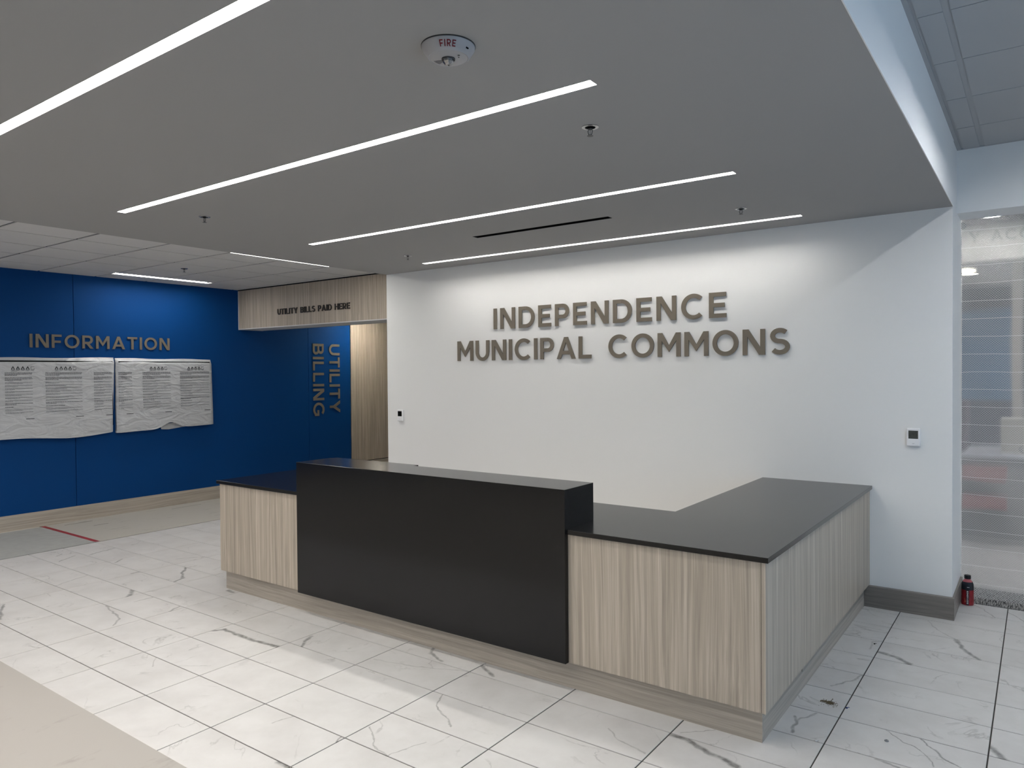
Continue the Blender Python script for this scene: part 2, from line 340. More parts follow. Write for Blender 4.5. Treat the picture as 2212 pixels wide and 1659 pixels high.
# ================================================================== SETTING
# floor slab (shows as grout between the tiles)
floor = MB().box(-4.3, 7.6, -7.0, 9.0, -0.15, -0.0035).build('floor', M_grout); tag(floor, kind='structure')
VEINS=[(0.03,0.8,[(4.27,2.85),(4.31,2.84),(4.38,2.82),(4.45,2.76)]),(0.022,0.8,[(4.64,3.34),(4.68,3.2),(4.75,3.09),(4.77,3.06)]),(0.012,0.6,[(4.27,2.44),(4.23,2.31),(4.15,2.2)]),(0.016,0.7,[(4.09,1.72),(4.11,1.67),(4.12,1.56)]),(0.01,0.5,[(4.11,1.67),(4.12,1.71),(4.17,1.81)]),(0.006,0.7,[(4.48,1.83),(4.56,1.75),(4.6,1.73),(4.64,1.69),(4.7,1.59)]),(0.008,0.8,[(4.61,1.83),(4.69,1.75),(4.72,1.69),(4.79,1.65)]),(0.03,0.8,[(4.88,1.93),(4.91,1.87),(4.94,1.83)]),(0.014,0.7,[(4.49,1.52),(4.54,1.51),(4.57,1.49)]),(0.006,0.4,[(4.45,3.64),(4.53,3.47),(4.63,3.35)]),(0.007,0.6,[(4.67,4.21),(4.74,4.12),(4.82,3.96)]),(0.007,0.7,[(4.89,4.15),(4.98,3.98)]),(0.01,0.35,[(4.22,2.88),(4.22,3.0),(4.27,3.06)]),(0.03,0.9,[(3.65,1.2),(3.75,1.2),(3.86,1.15),(4.01,1.11)]),(0.016,0.7,[(2.03,1.37),(2.07,1.29),(2.21,1.24)]),(0.02,0.8,[(2.43,1.34),(2.58,1.24)]),(0.02,0.8,[(1.24,1.06),(1.34,0.91)]),(0.008,0.6,[(2.5,0.92),(2.57,0.8),(2.77,0.67)]),(0.007,0.5,[(2.46,0.45),(2.59,0.34),(2.72,0.31),(2.77,0.49)]),(0.01,0.8,[(2.41,0.32),(2.45,0.24)]),(0.008,0.4,[(3.4,1.09),(3.52,1.01),(3.64,0.98)]),(0.008,0.35,[(1.86,1.03),(2.14,1.1),(2.44,1.22)]),(0.03,0.9,[(2.37,-0.01),(2.43,-0.01)]),(0.007,0.5,[(3.7,1.25),(3.82,1.36)]),(0.025,0.9,[(0.6,0.74),(0.66,0.82),(0.83,0.81),(0.98,0.81),(1.22,0.83)]),(0.02,0.9,[(-1.06,1.53),(-0.9,1.41),(-0.74,1.32),(-0.7,1.23)]),(0.03,0.8,[(-0.76,0.92),(-0.6,0.8)]),(0.012,0.6,[(-0.59,0.62),(-0.3,0.55),(-0.14,0.52),(-0.03,0.42)]),(0.016,0.8,[(-1.24,1.21),(-1.25,1.15)]),(0.016,0.6,[(-0.06,0.92),(-0.0,0.8)]),(0.014,0.5,[(-0.44,0.91),(-0.44,0.77)]),(0.014,0.7,[(-1.82,1.35),(-1.73,1.24)]),(0.016,0.8,[(-2.23,1.25),(-2.29,1.4),(-2.32,1.54)]),(0.014,0.7,[(-2.4,0.99),(-2.5,1.11)]),(0.014,0.7,[(-2.21,0.98),(-2.32,1.15)]),(0.01,0.5,[(-1.39,0.62),(-1.42,0.68),(-1.51,0.91)]),(0.02,0.8,[(-1.18,0.17),(-0.82,0.03)]),(0.006,0.5,[(2.04,0.2),(2.06,0.3)]),(0.03,0.8,[(-0.11,1.34),(-0.04,1.33)]),(0.006,0.4,[(0.87,0.22),(0.75,0.31),(0.67,0.38)]),(0.006,0.4,[(1.0,0.31),(1.14,0.42)]),(0.01,0.6,[(-1.4,1.63),(-1.23,1.86)]),(0.008,0.5,[(-0.09,-0.06),(-0.0,-0.04)])]
M_tile = tile_material('marble_look_tile')
veined = {}
for w, s, pts in VEINS:
    mx_ = sum(p[0] for p in pts) / len(pts); my_ = sum(p[1] for p in pts) / len(pts)
    veined.setdefault((math.floor(mx_ / SX), math.floor(my_ / SY)), []).append((w, s, pts))
GAP = 0.0030
def tile_mesh(x0, x1, y0, y1):
    mb = MB(); b = 0.0012
    x0 += GAP; x1 -= GAP; y0 += GAP; y1 -= GAP
    mb.v = [(x0, y0, -.0035), (x1, y0, -.0035), (x1, y1, -.0035), (x0, y1, -.0035), (x0, y0, -b), (x1, y0, -b), (x1, y1, -b), (x0, y1, -b),
            (x0 + b, y0 + b, 0), (x1 - b, y0 + b, 0), (x1 - b, y1 - b, 0), (x0 + b, y1 - b, 0)]
    for lo in (0, 4):
        for i in range(4): j = (i + 1) % 4; mb.f.append((lo + i, lo + j, lo + 4 + j, lo + 4 + i))
    mb.f.append((8, 9, 10, 11))
    return mb
full = tile_mesh(-SX / 2, SX / 2, -SY / 2, SY / 2).mesh('tile', M_tile)
XT = -2.730
for r in range(-1, 14):
    for k in range(-5, 9):
        x0, x1, y0, y1 = k * SX, (k + 1) * SX, r * SY, (r + 1) * SY
        if y0 > YW and WL < x0 and x1 < XC: continue                       # inside the white wall
        if y1 > 4.24: y1 = 4.24
        if x0 > -0.1 and x1 < 3.2 and y0 > 1.5 and y1 < 3.7: pass
        lo = max(x0, XT)
        part = lo != x0 or y1 - y0 < SY - 1e-4
        if part:
            me = tile_mesh(lo - (lo + x1) / 2, (x1 - lo) / 2, -(y1 - y0) / 2, (y1 - y0) / 2).mesh('tile', M_tile); cx = (lo + x1) / 2
        else: me = full; cx = (x0 + x1) / 2
        o = bpy.data.objects.new('tile', me); COL.objects.link(o); o.parent = floor; o.location = (cx, (y0 + y1) / 2, 0)
        if (k, r) in veined:
            o.material_slots[0].link = 'OBJECT'; o.material_slots[0].material = tile_material('marble_look_tile_veined', veined[(k, r)])
rest = MB()
for r in range(-8, -1):
    for k in range(-4, 9):
        t = tile_mesh(k * SX, (k + 1) * SX, r * SY, (r + 1) * SY); n = len(rest.v); rest.v += t.v; rest.f += [tuple(n + i for i in q) for q in t.f]
for r in range(-8, 14):
    for k in range(9, 12):
        t = tile_mesh(k * SX, (k + 1) * SX, r * SY, min((r + 1) * SY, 4.24)); n = len(rest.v); rest.v += t.v; rest.f += [tuple(n + i for i in q) for q in t.f]
o = rest.build('tile_field', M_tile, floor); tag(o, kind='stuff')

# carpet beyond the tiles (right-hand room) with fine stripes
def carpet_material():
    m, N, L, b = newmat('striped_carpet')
    tc = N.new('ShaderNodeTexCoord'); mp = N.new('ShaderNodeMapping'); mp.inputs['Scale'].default_value = (170, 12, 1)
    n = N.new('ShaderNodeTexNoise'); n.inputs['Scale'].default_value = 1.0; n.inputs['Detail'].default_value = 2
    L.new(tc.outputs['Object'], mp.inputs['Vector']); L.new(mp.outputs['Vector'], n.inputs['Vector'])
    r = N.new('ShaderNodeValToRGB'); r.color_ramp.elements[0].position = .40; r.color_ramp.elements[0].color = (.045, .045, .045, 1); r.color_ramp.elements[1].position = .58; r.color_ramp.elements[1].color = (.28, .275, .265, 1)
    L.new(n.outputs['Fac'], r.inputs['Fac']); L.new(r.outputs['Color'], b.inputs['Base Color']); b.inputs['Roughness'].default_value = 1.0; b.inputs['Specular IOR Level'].default_value = .05
    return m
tag(MB().box(XC, 7.6, 4.245, 4.75, -0.0035, 0.003).build('floor_carpet', carpet_material()), kind='structure')
tag(MB().box(XC - 1.0, 7.6, 4.751, 11.0, -0.0035, 0.002).build('floor_far', plain('pale_back_room_floor', (.50, .485, .465), .6, .2, var=.06)), kind='structure')

# white back wall (with the jamb of the right-hand opening), wall over the opening
tag(MB().box(WL, XC, YW, 4.50, 0, 3.4).build('wall_back', M_wall, bevel=0.003), kind='structure')
tag(MB().box(XC, 7.6, YU, YP - 0.02, LZ, 3.4).build('wall_over_opening', M_wall), kind='structure')
tag(MB().box(6.75, 7.6, YU, YP - 0.02, 0, LZ).build('wall_beside_opening', M_wall), kind='structure')

# plaster ceiling: slab with slots cut for the lights and the air slot
LX0, LX1 = 0.070, 3.690
LIGHTS = [(-0.684, -0.631), (0.446, 0.499), (2.014, 2.066), (3.405, 3.460)]
FILL_ROWS = [(-2.25, -2.197), (-3.75, -3.697), (-5.25, -5.197)]          # unseen fill lights added behind the camera to brighten the room
SLOT = (1.362, 2.592, 2.610, 2.680)
xs = sorted({WL, LX0, LX1, SLOT[0], SLOT[1], XC}); ys = sorted({-6.0, YW, SLOT[2], SLOT[3]} | {c for p in LIGHTS for c in p} | {c for p in FILL_ROWS for c in p})
holes = [(LX0, LX1, a, b) for a, b in LIGHTS + FILL_ROWS] + [SLOT]
mb = MB(); vid = {}
def vtx(p):
    if p not in vid: vid[p] = len(mb.v); mb.v.append(p)
    return vid[p]
TOPZ = 3.40
for i in range(len(xs) - 1):
    for j in range(len(ys) - 1):
        x0, x1, y0, y1 = xs[i], xs[i + 1], ys[j], ys[j + 1]; cx, cy = (x0 + x1) / 2, (y0 + y1) / 2
        if any(h[0] < cx < h[1] and h[2] < cy < h[3] for h in holes): continue
        mb.f.append(tuple(vtx(p) for p in ((x0, y0, GZ), (x0, y1, GZ), (x1, y1, GZ), (x1, y0, GZ))))
mb.quad((WL, -6, GZ), (WL, -6, AZ + .05), (WL, YW, AZ + .05), (WL, YW, GZ))
mb.quad((XC, -6, GZ), (XC, YW, GZ), (XC, YW, TOPZ), (XC, -6, TOPZ))
mb.quad((WL, -6, TOPZ), (XC, -6, TOPZ), (XC, YW, TOPZ), (WL, YW, TOPZ))
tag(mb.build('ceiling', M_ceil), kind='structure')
# painted face of the step up to the right-hand ceiling is wall-white
tag(MB().box(XC, XC + 0.004, -6.0, YW + 0.002, GZ - 0.001, TOPZ).build('wall_bulkhead', M_wall), kind='structure')

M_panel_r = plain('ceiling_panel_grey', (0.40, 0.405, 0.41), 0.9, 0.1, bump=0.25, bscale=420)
def panel_ceiling(name, z, xlines, ylines, gx, gy, backing, cut=(), pm=None):
    par = MB().box(xlines[0], xlines[-1], ylines[0], ylines[-1], z + 0.10, z + 0.13).build(name, M_dark); tag(par, kind='structure')
    for x in xlines:
        MB().box(x - gx / 2 - .008, x + gx / 2 + .008, ylines[0], ylines[-1], z + .0085, z + .020).build('tee', backing, par)
        MB().box(x - gx / 2, x + gx / 2, ylines[0], ylines[-1], z + .004, z + .0085).build('tee_face', backing, par)
    for y in ylines:
        segs = [(xlines[0], xlines[-1])]
        for (p, q, c, d) in cut:
            if c < y < d: segs = [g for (s0, e0) in segs for g in (((s0, p), (q, e0)) if s0 < p and q < e0 else ((s0, e0),))]
        for s0, e0 in segs: MB().box(s0, e0, y - gy / 2 - .006, y + gy / 2 + .006, z + .0087, z + .020).build('tee', backing, par)
    cache = {}
    for i in range(len(xlines) - 1):
        for j in range(len(ylines) - 1):
            segs = [(xlines[i] + gx / 2, xlines[i + 1] - gx / 2)]
            cy = (ylines[j] + ylines[j + 1]) / 2
            for (a, b, c, d) in cut:
                if c < cy < d:
                    new = []
                    for s, e in segs:
                        if b <= s or a >= e: new.append((s, e))
                        else:
                            if a - s > .02: new.append((s, a))
                            if e - b > .02: new.append((b, e))
                    segs = new
            for s, e in segs:
                y0, y1 = ylines[j] + gy / 2, ylines[j + 1] - gy / 2; key = (round(e - s, 4), round(y1 - y0, 4))
                if key not in cache: cache[key] = MB().box(-key[0] / 2, key[0] / 2, -key[1] / 2, key[1] / 2, 0, .008).mesh('ceiling_panel', pm or M_panel)
                o = bpy.data.objects.new('ceiling_panel', cache[key]); COL.objects.link(o); o.parent = par; o.location = ((s + e) / 2, (y0 + y1) / 2, z)
    return par
INFO_L = (-3.700, -3.600, 2.185, 3.393); EDGE_L = (-1.324, -1.224, 2.185, 3.393)
cl = panel_ceiling('ceiling_left', AZ, [XB - .01, -3.566, -2.956, -2.346, -1.736, -1.126, WL], [-5.75, -5.14, -4.53, -3.92, -3.311, -2.701, -2.091, -1.481, -0.871, -0.261, .349, .959, 1.569, 2.179, 2.789, 3.399, 4.009, YH], .018, .024, M_tee, cut=(INFO_L, EDGE_L))
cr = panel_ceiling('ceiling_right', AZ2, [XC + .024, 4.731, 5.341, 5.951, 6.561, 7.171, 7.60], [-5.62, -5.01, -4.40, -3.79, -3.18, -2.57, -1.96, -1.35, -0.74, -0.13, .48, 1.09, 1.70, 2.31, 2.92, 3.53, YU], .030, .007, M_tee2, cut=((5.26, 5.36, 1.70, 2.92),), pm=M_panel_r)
o = MB().box(XC, XC + .024, -6, YU, AZ2 - .001, AZ2 + .004).build('trim_1', M_tee2); tag(o, kind='structure')
o = MB().box(XC + .024, 7.6, YU - .02, YU, AZ2 - .001, AZ2 + .004).build('trim_2', M_tee2); tag(o, kind='structure')

# blue wall on the left: backing and two visible panels with an open joint
wl = MB().box(XB - .30, XB - .020, -6.0, 9.0, 0, 3.1).build('wall_left', M_dark); tag(wl, kind='structure')
for a, b in ((-6.0, -1.52), (-1.513, 1.9260), (1.9325, 5.294), (5.299, 6.138)):
    MB().box(XB - .019, XB, a, b, .16, AZ + .05).build('panel', M_blue, wl, own=True)
MB().box(XB - .019, XB + .001, 6.152, 8.9, .247, 2.98).build('wood_panel', M_woodv, wl)
MB().box(XB - .019, XB + .006, 6.152, 8.9, 0, .235).build('base_panel', M_woody, wl)
for i, (a, b) in enumerate(((-6.0, 6.138),)):
    tag(MB().box(XB - .02, XB + .018, a, b, 0, .172).build('baseboard_left', M_woody, bevel=.002), kind='structure')
# alcove behind the header: blue return wall, wooden wall, back and ceiling
tag(MB().box(XB, WL, 8.5, 8.65, 0, 3.0).build('wall_alcove_back', M_wall), kind='structure')
tag(MB().box(WL, WL + .1, 4.5, 9.0, 0, 3.0).build('wall_alcove_right', M_wall), kind='structure')
tag(MB().box(XB, WL, YH2 + .001, 9.0, 2.75, 2.85).build('ceiling_alcove', M_panel), kind='structure')
# wooden header over the passage
hd = MB().box(XB + .001, WL, YH, YH2, HZ + .012, AZ + .2).build('wall_header', M_woodv); tag(hd, kind='structure')
MB().box(XB + .001, WL, YH + .002, YH2, HZ, HZ + .012).build('underside', M_trim, hd)
MB().box(XB, XB + .012, YH - .003, YH2, HZ - .002, AZ).build('edge_trim', M_trim, hd)
tag(MB().box(XB, WL, YH - .006, YH, AZ - .012, AZ + .004).build('trim_3', M_dark), kind='structure')
# base along the white wall, right of the desk, and round the jamb
tag(MB().box(4.041, 4.595, 3.734, YW, 0, .149).build('baseboard_back', M_basedark, bevel=.0015), kind='structure')
tag(MB().box(XC, 4.595, YW, YP, 0, .149).build('baseboard_right', M_basedarky, bevel=.0015), kind='structure')
tag(MB().box(WL, 3.3, 3.752, YW, 0, .149).build('baseboard_back_left', M_woodx), kind='structure')

# rest of the room, behind and right of the camera
tag(MB().box(-4.4, 7.6, -6.2, -6.0, 0, 3.4).build('wall_front', M_wall), kind='structure')
wr = MB().box(7.6, 7.8, -6.0, 11.1, 0, .35).box(7.6, 7.8, -6.0, 11.1, 2.65, 3.4).box(7.6, 7.8, -6, -3.3, .35, 2.65).box(7.6, 7.8, 2.7, 11.1, .35, 2.65).build('wall_right', M_wall); tag(wr, kind='structure')
for i, (a, b) in enumerate(((-3.3, -1.3), (-1.3, .7), (.7, 2.7))):
    fr = MB().box(7.62, 7.70, a, a + .05, .35, 2.65).box(7.62, 7.70, b - .05, b, .35, 2.65).box(7.62, 7.70, a + .05, b - .05, .35, .41).box(7.62, 7.70, a + .05, b - .05, 2.59, 2.65).build('window_%d' % (i + 1), M_chromed); tag(fr, kind='structure')

# ================================================================== LIGHT FITTINGS
def linear_light(x0, x1, y0, y1, z, rec, label, group, mat=M_lens, name='linear_light'):
    t = thing(name, ((x0 + x1) / 2, (y0 + y1) / 2, z), label, 'ceiling light', group)
    h = MB(); e = .0004; top = z + .045
    h.quad((x0 - e, y0 - e, z), (x1 + e, y0 - e, z), (x1 + e, y0 - e, top), (x0 - e, y0 - e, top)); h.quad((x0 - e, y1 + e, z), (x0 - e, y1 + e, top), (x1 + e, y1 + e, top), (x1 + e, y1 + e, z))
    h.quad((x0 - e, y0, z), (x0 - e, y0, top), (x0 - e, y1, top), (x0 - e, y1, z)); h.quad((x1 + e, y0, z), (x1 + e, y1, z), (x1 + e, y1, top), (x1 + e, y0, top))
    h.quad((x0, y0, top), (x1, y0, top), (x1, y1, top), (x0, y1, top))
    h.build('housing', M_trim, t)
    MB().box(x0 + .001, x1 - .001, y0 + .001, y1 - .001, z + rec, z + rec + .006).build('lens', mat, t)
    return t
G1 = 'linear lights in the plaster ceiling'
for (a, b), lab in zip(LIGHTS, ('long linear ceiling light nearest the camera, cut by the top left of the picture', 'long linear ceiling light between the fire alarm and the middle sprinklers',
                                'long linear ceiling light beside the black air slot, on its camera side', 'long linear ceiling light nearest the white wall, above the lettering')):
    linear_light(LX0, LX1, a, b, GZ, .020, lab, G1, M_lens_wall if a > 3 else M_lens)
for (a, b), lab in zip(FILL_ROWS, ('added long linear fill light just behind the camera', 'second added long linear fill light behind the camera', 'rearmost added long linear fill light behind the camera')):
    linear_light(LX0, LX1, a, b, GZ, .020, lab, G1, M_lens_fill)
for c, d, lab in ((-4.52, -3.32, 'rear'), (-2.08, -0.88, 'front')):
    linear_light(-2.40, -2.29, c, d, AZ - .012, .010, 'added short linear fill light under the panel ceiling at the left, %s one behind the camera' % lab, 'linear lights in the panel ceiling', M_lens_fill)  # unseen pair added as fill for the left side
linear_light(*INFO_L, AZ, .012, 'short linear light in the panel ceiling in front of the blue wall', 'linear lights in the panel ceiling', M_lens_info)
linear_light(*EDGE_L, AZ, .004, 'short linear light in the panel ceiling, half hidden by the plaster edge', 'linear lights in the panel ceiling', emit('light_lens_edge', (1.0, .975, .93), LED * 0.65))
linear_light(5.26, 5.36, 1.75, 2.90, AZ2, .028, 'linear light in the high panel ceiling right of the picture', 'linear lights in the panel ceiling', emit('light_lens_cool', (.95, .975, 1.0), 125.0))
def downlight(x, y, z, r, s, label, col=(1, .93, .8)):
    t = thing('downlight', (x, y, z), label, 'ceiling light')
    MB().lathe([(r + .018, 0), (r + .018, -.004), (r, -.004), (r - .004, .0)], (x, y, z), 28, False).build('ring', M_white, t, smooth=True)
    MB().lathe([(0.001, -.002), (r - .004, -.002)], (x, y, z), 28, False).build('lens', emit('downlight_lens', col, s), t)
    return t
downlight(-3.50, 6.15, 2.75, .09, 250, 'round downlight in the alcove behind the wooden header')

# air slot
t = thing('air_slot', ((SLOT[0] + SLOT[1]) / 2, (SLOT[2] + SLOT[3]) / 2, GZ), 'narrow black linear air slot in the plaster ceiling', 'air vent')
x0, x1, y0, y1 = SLOT; h = MB()
h.quad((x0, y0, GZ), (x1, y0, GZ), (x1, y0, GZ + .1), (x0, y0, GZ + .1)).quad((x0, y1, GZ), (x0, y1, GZ + .1), (x1, y1, GZ + .1), (x1, y1, GZ)).quad((x0, y0, GZ), (x0, y0, GZ + .1), (x0, y1, GZ + .1), (x0, y1, GZ)).quad((x1, y0, GZ), (x1, y1, GZ), (x1, y1, GZ + .1), (x1, y0, GZ + .1)).quad((x0, y0, GZ + .1), (x1, y0, GZ + .1), (x1, y1, GZ + .1), (x0, y1, GZ + .1))
h.build('box', M_blackm, t)
MB().box(x0, x1, (y0 + y1) / 2 - .004, (y0 + y1) / 2 + .004, GZ + .012, GZ + .05).build('blade', M_blackm, t)

# sprinklers
def sprinkler(x, y, z, label):
    t = thing('sprinkler', (x, y, z), label, 'sprinkler', 'pendent sprinklers')
    MB().lathe([(.038, 0), (.038, -.003), (.030, -.006), (.024, -.004), (.022, .010)], (x, y, z), 28, False).build('escutcheon', M_chrome, t, smooth=True)
    MB().lathe([(.0225, -.0015), (.012, -.002), (.010, -.008)], (x, y, z), 20).build('cup', M_blackm, t)
    MB().lathe([(.009, 0), (.009, -.012), (.006, -.014)], (x, y, z), 12).build('body', M_chromed, t)
    for s in (-1, 1):
        MB().tube([(x + s * .008, y, z - .008), (x + s * .0115, y, z - .020), (x + s * .008, y, z - .032), (x + s * .002, y, z - .038)], .0018, 6).build('frame_arm', M_chromed, t)
    MB().tube([(x, y, z - .012), (x, y, z - .036)], .0016, 6).build('bulb', M_chrome, t)
    MB().lathe([(.003, -.036), (.014, -.040), (.014, -.0412), (.003, -.0412)], (x, y, z), 16).build('deflector', M_chromed, t)
    return t
for x, y, z, lab in ((3.431, .899, GZ, 'chrome sprinkler between the fire alarm light and the next light, right end'), (3.423, 2.945, GZ, 'chrome sprinkler near the right end of the light by the white wall'),
                     (.384, .885, GZ, 'chrome sprinkler near the left end of the second long light'), (.304, 2.965, GZ, 'chrome sprinkler near the left end of the light by the white wall'),
                     (-2.66, 2.48, AZ, 'sprinkler in the panel ceiling in front of the blue wall')):
    sprinkler(x, y, z, lab)

# fire alarm
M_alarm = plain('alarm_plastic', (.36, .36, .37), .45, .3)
ax, ay, R = 3.452, -0.088, 0.090
fa = thing('fire_alarm', (ax, ay, GZ), 'round white fire alarm with strobe on the plaster ceiling', 'fire alarm')
MB().lathe([(R + .001, 0), (R + .001, -.004)], (ax, ay, GZ), 48, False).build('base', M_chromed, fa, smooth=True)
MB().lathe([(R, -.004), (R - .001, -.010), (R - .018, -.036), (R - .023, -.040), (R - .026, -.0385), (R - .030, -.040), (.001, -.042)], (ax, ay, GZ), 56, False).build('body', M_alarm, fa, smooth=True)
aim = math.atan2(-1.9551 - ay, 5.0612 - ax)
def flank(a, v, d):
    """angle round the alarm, height fraction on the sloping flank (0 low, 1 high), depth off the surface"""
    z0, z1 = -.036, -.010; r = (R - .018) + (.017) * v + d
    return (ax + r * math.cos(a), ay + r * math.sin(a), GZ + z0 + (z1 - z0) * v - d * .4)
ws = [glyph(c)[0] for c in 'FIRE']; hh = .0165; uu = 0; tot = (sum(ws) + .30 * 3) * hh
for c, w in zip('FIRE', ws):
    mbx = MB()
    for poly in glyph(c)[1]:
        mbx.prism(ccw([((uu + x * hh), y) for x, y in poly]), lambda u, v, d: flank(aim - .02 + (u - tot / 2) / (R - .008),   .16 + v * .68, d), .0002, .0009)
    mbx.build('letter', M_red, fa); uu += (w + .30) * hh
sl = MB().prism(ccw([(0, 0), (.013, 0), (.013, 1), (0, 1)]), lambda u, v, d: flank(aim + .82 + u / (R - .008), .36 + v * .16, d), .0001, .0008).build('slot', M_blackm, fa)
M_slit = plain('grille_slit', (.16, .16, .17), .8)
for k in range(7):
    rr = .027 + .0042 * k; a0 = aim - 2.25
    pts = [(ax + rr * math.cos(a0 + q), ay + rr * math.sin(a0 + q), GZ - .0418 + (rr * .012)) for q in [(-.30 + .10 * i) for i in range(7)]]
    MB().tube(pts, .0005, 4).build('grille_slit', M_slit, fa)
MB().lathe([(.023, -.040), (.023, -.045), (.0205, -.0445), (.0205, -.041)], (ax, ay, GZ), 28, False).build('lens_ring', M_chromed, fa, smooth=True)
gm, N_, L_, b_ = newmat('strobe_glass'); b_.inputs['Base Color'].default_value = (.30, .30, .30, 1); b_.inputs['Roughness'].default_value = .06; b_.inputs['Metallic'].default_value = .8
MB().lathe([(.020, -.043), (.019, -.052), (.012, -.060), (.006, -.063), (.001, -.064)], (ax, ay, GZ), 7, False).build('strobe', gm, fa)
for q, rr, s in ((.85, .046, .0042), (1.15, .038, .0026)):
    MB().lathe([(s, -.0415), (s * .7, -.0428), (.0005, -.0430)], (ax + rr * math.cos(aim + q), ay + rr * math.sin(aim + q), GZ), 12, False).build('sensor', M_lcd, fa)

# ================================================================== RECEPTION DESK
CF, CZ, CZ2, CR, CI, CBK, CLX = 1.305, 0.866, 0.841, 4.087, 3.310, 2.092, -0.200
desk = thing('reception_desk', (2.0, 1.7, 0), 'L-shaped reception desk base clad in pale taupe wood-grain laminate', 'desk')
MB().box(-.177, .83, 1.321, 1.340, .157, CZ2).build('front_panel', M_woodv, desk)
MB().box(3.025, 4.050, 1.321, 1.340, .157, CZ2).build('front_panel', M_woodv, desk)
MB().box(4.052, 4.071, 1.321, YW - .002, .157, CZ2).build('side_panel', M_woodv, desk)
MB().box(-.177, -.158, 1.342, CBK - .03, .157, CZ2).build('end_panel', M_woodv, desk)
MB().box(-.150, 4.045, CBK - .05, CBK - .032, .10, CZ2).box(CI + .03, CI + .048, CBK, YW, .10, CZ2).build('inner_panel', M_woodv, desk)
MB().box(-.180, 4.040, 1.370, 1.388, 0, .160).build('toe_kick', M_woodx, desk)
MB().box(4.022, 4.040, 1.389, 3.733, 0, .160).build('side_toe_kick', M_woody, desk)
MB().box(-.180, -.162, 1.389, CBK - .05, 0, .160).build('end_toe_kick', M_woody, desk)
# continuous worktop
wt = MB(); outline = [(CLX, CF), (CR, CF), (CR, YW - .001), (CI, YW - .001), (CI, CBK), (CLX, CBK)]
wt.prism(outline, lambda u, v, d: (u, v, d), CZ2, CZ)
tag(wt.build('worktop', M_black, own=True, bevel=.0015), 'L-shaped polished black worktop running from the desk to the white wall', 'worktop')
# raised transaction counter
TL, TR, TF, TB, TZ, TBZ = 0.819, 3.040, 1.289, 1.593, 1.079, 0.157
tc_ = thing('transaction_counter', ((TL + TR) / 2, (TF + TB) / 2, TBZ), 'tall black stone counter block standing forward in the desk front', 'counter')
MB().box(TL, TR, TF, TF + .015, TBZ, TZ).build('front_slab', M_black, tc_, bevel=.0012)
MB().box(TR - .02, TR, TF + .0152, TB, CZ + .0003, TZ).build('end_slab', M_black, tc_, bevel=.001)
MB().box(TL, TL + .02, TF + .0152, TB, CZ + .0003, TZ).build('end_slab', M_black, tc_, bevel=.001)
MB().box(TL + .02, TR - .02, TB - .02, TB, CZ + .0003, TZ - .02).build('back_slab', M_black, tc_)
MB().box(TL + .0202, 1.664, TF + .0152, TB + .045, TZ - .02, TZ - .0002).box(1.664, TR - .0202, TF + .0152, TB, TZ - .02, TZ - .0002).build('top_slab', M_black, tc_)
MB().box(TR - .022, TR, TF + .0152, 1.320, TBZ, CZ2 - .0005).build('return_edge', M_black, tc_)

# ================================================================== SIGNS
wallfn = lambda u0, z0: (lambda u, v, d: (u0 + u, YW - d, z0 + v))
sg = thing('wall_lettering', (1.86, YW, 1.82), 'large bronze raised letters reading INDEPENDENCE MUNICIPAL COMMONS on the white wall', 'sign')
lettering(sg, 'INDEPENDENCE', 3.030 - .692, .204, wallfn(.692, 2.125), .011, M_bronze, stand=.004)
lettering(sg, 'MUNICIPAL COMMONS', 3.300, .201, wallfn(.222, 1.820), .011, M_bronze, stand=.004)
sg = thing('wall_lettering', (XB, 2.27, 2.02), 'bronze raised letters reading INFORMATION on the blue wall', 'sign')
lettering(sg, 'INFORMATION', 3.078 - 1.464, .153, lambda u, v, d: (XB + d, 1.464 + u, 2.023 + v), .011, M_bronze, stand=.004)
sg = thing('wall_lettering', (XB, 5.64, 1.04), 'bronze letters reading UTILITY BILLING turned on end on the blue wall beyond the header', 'sign')
lettering(sg, 'UTILITY', 2.172 - 1.079, .207, lambda u, v, d: (XB + d, 5.698 + v, 2.172 - u), .011, M_bronze, stand=.004)
lettering(sg, 'BILLING', 2.172 - 1.044, .211, lambda u, v, d: (XB + d, 5.374 + v, 2.172 - u), .011, M_bronze, stand=.004)
sg = thing('wall_lettering', (-2.475, YH, 2.49), 'small dark raised letters reading UTILITY BILLS PAID HERE on the wooden header', 'sign')
lettering(sg, 'UTILITY BILLS PAID HERE', 3.187 - 1.764, .076, lambda u, v, d: (-3.187 + u, YH - d, 2.494 + v), .012, M_bronzed, space=.42, stand=.003)

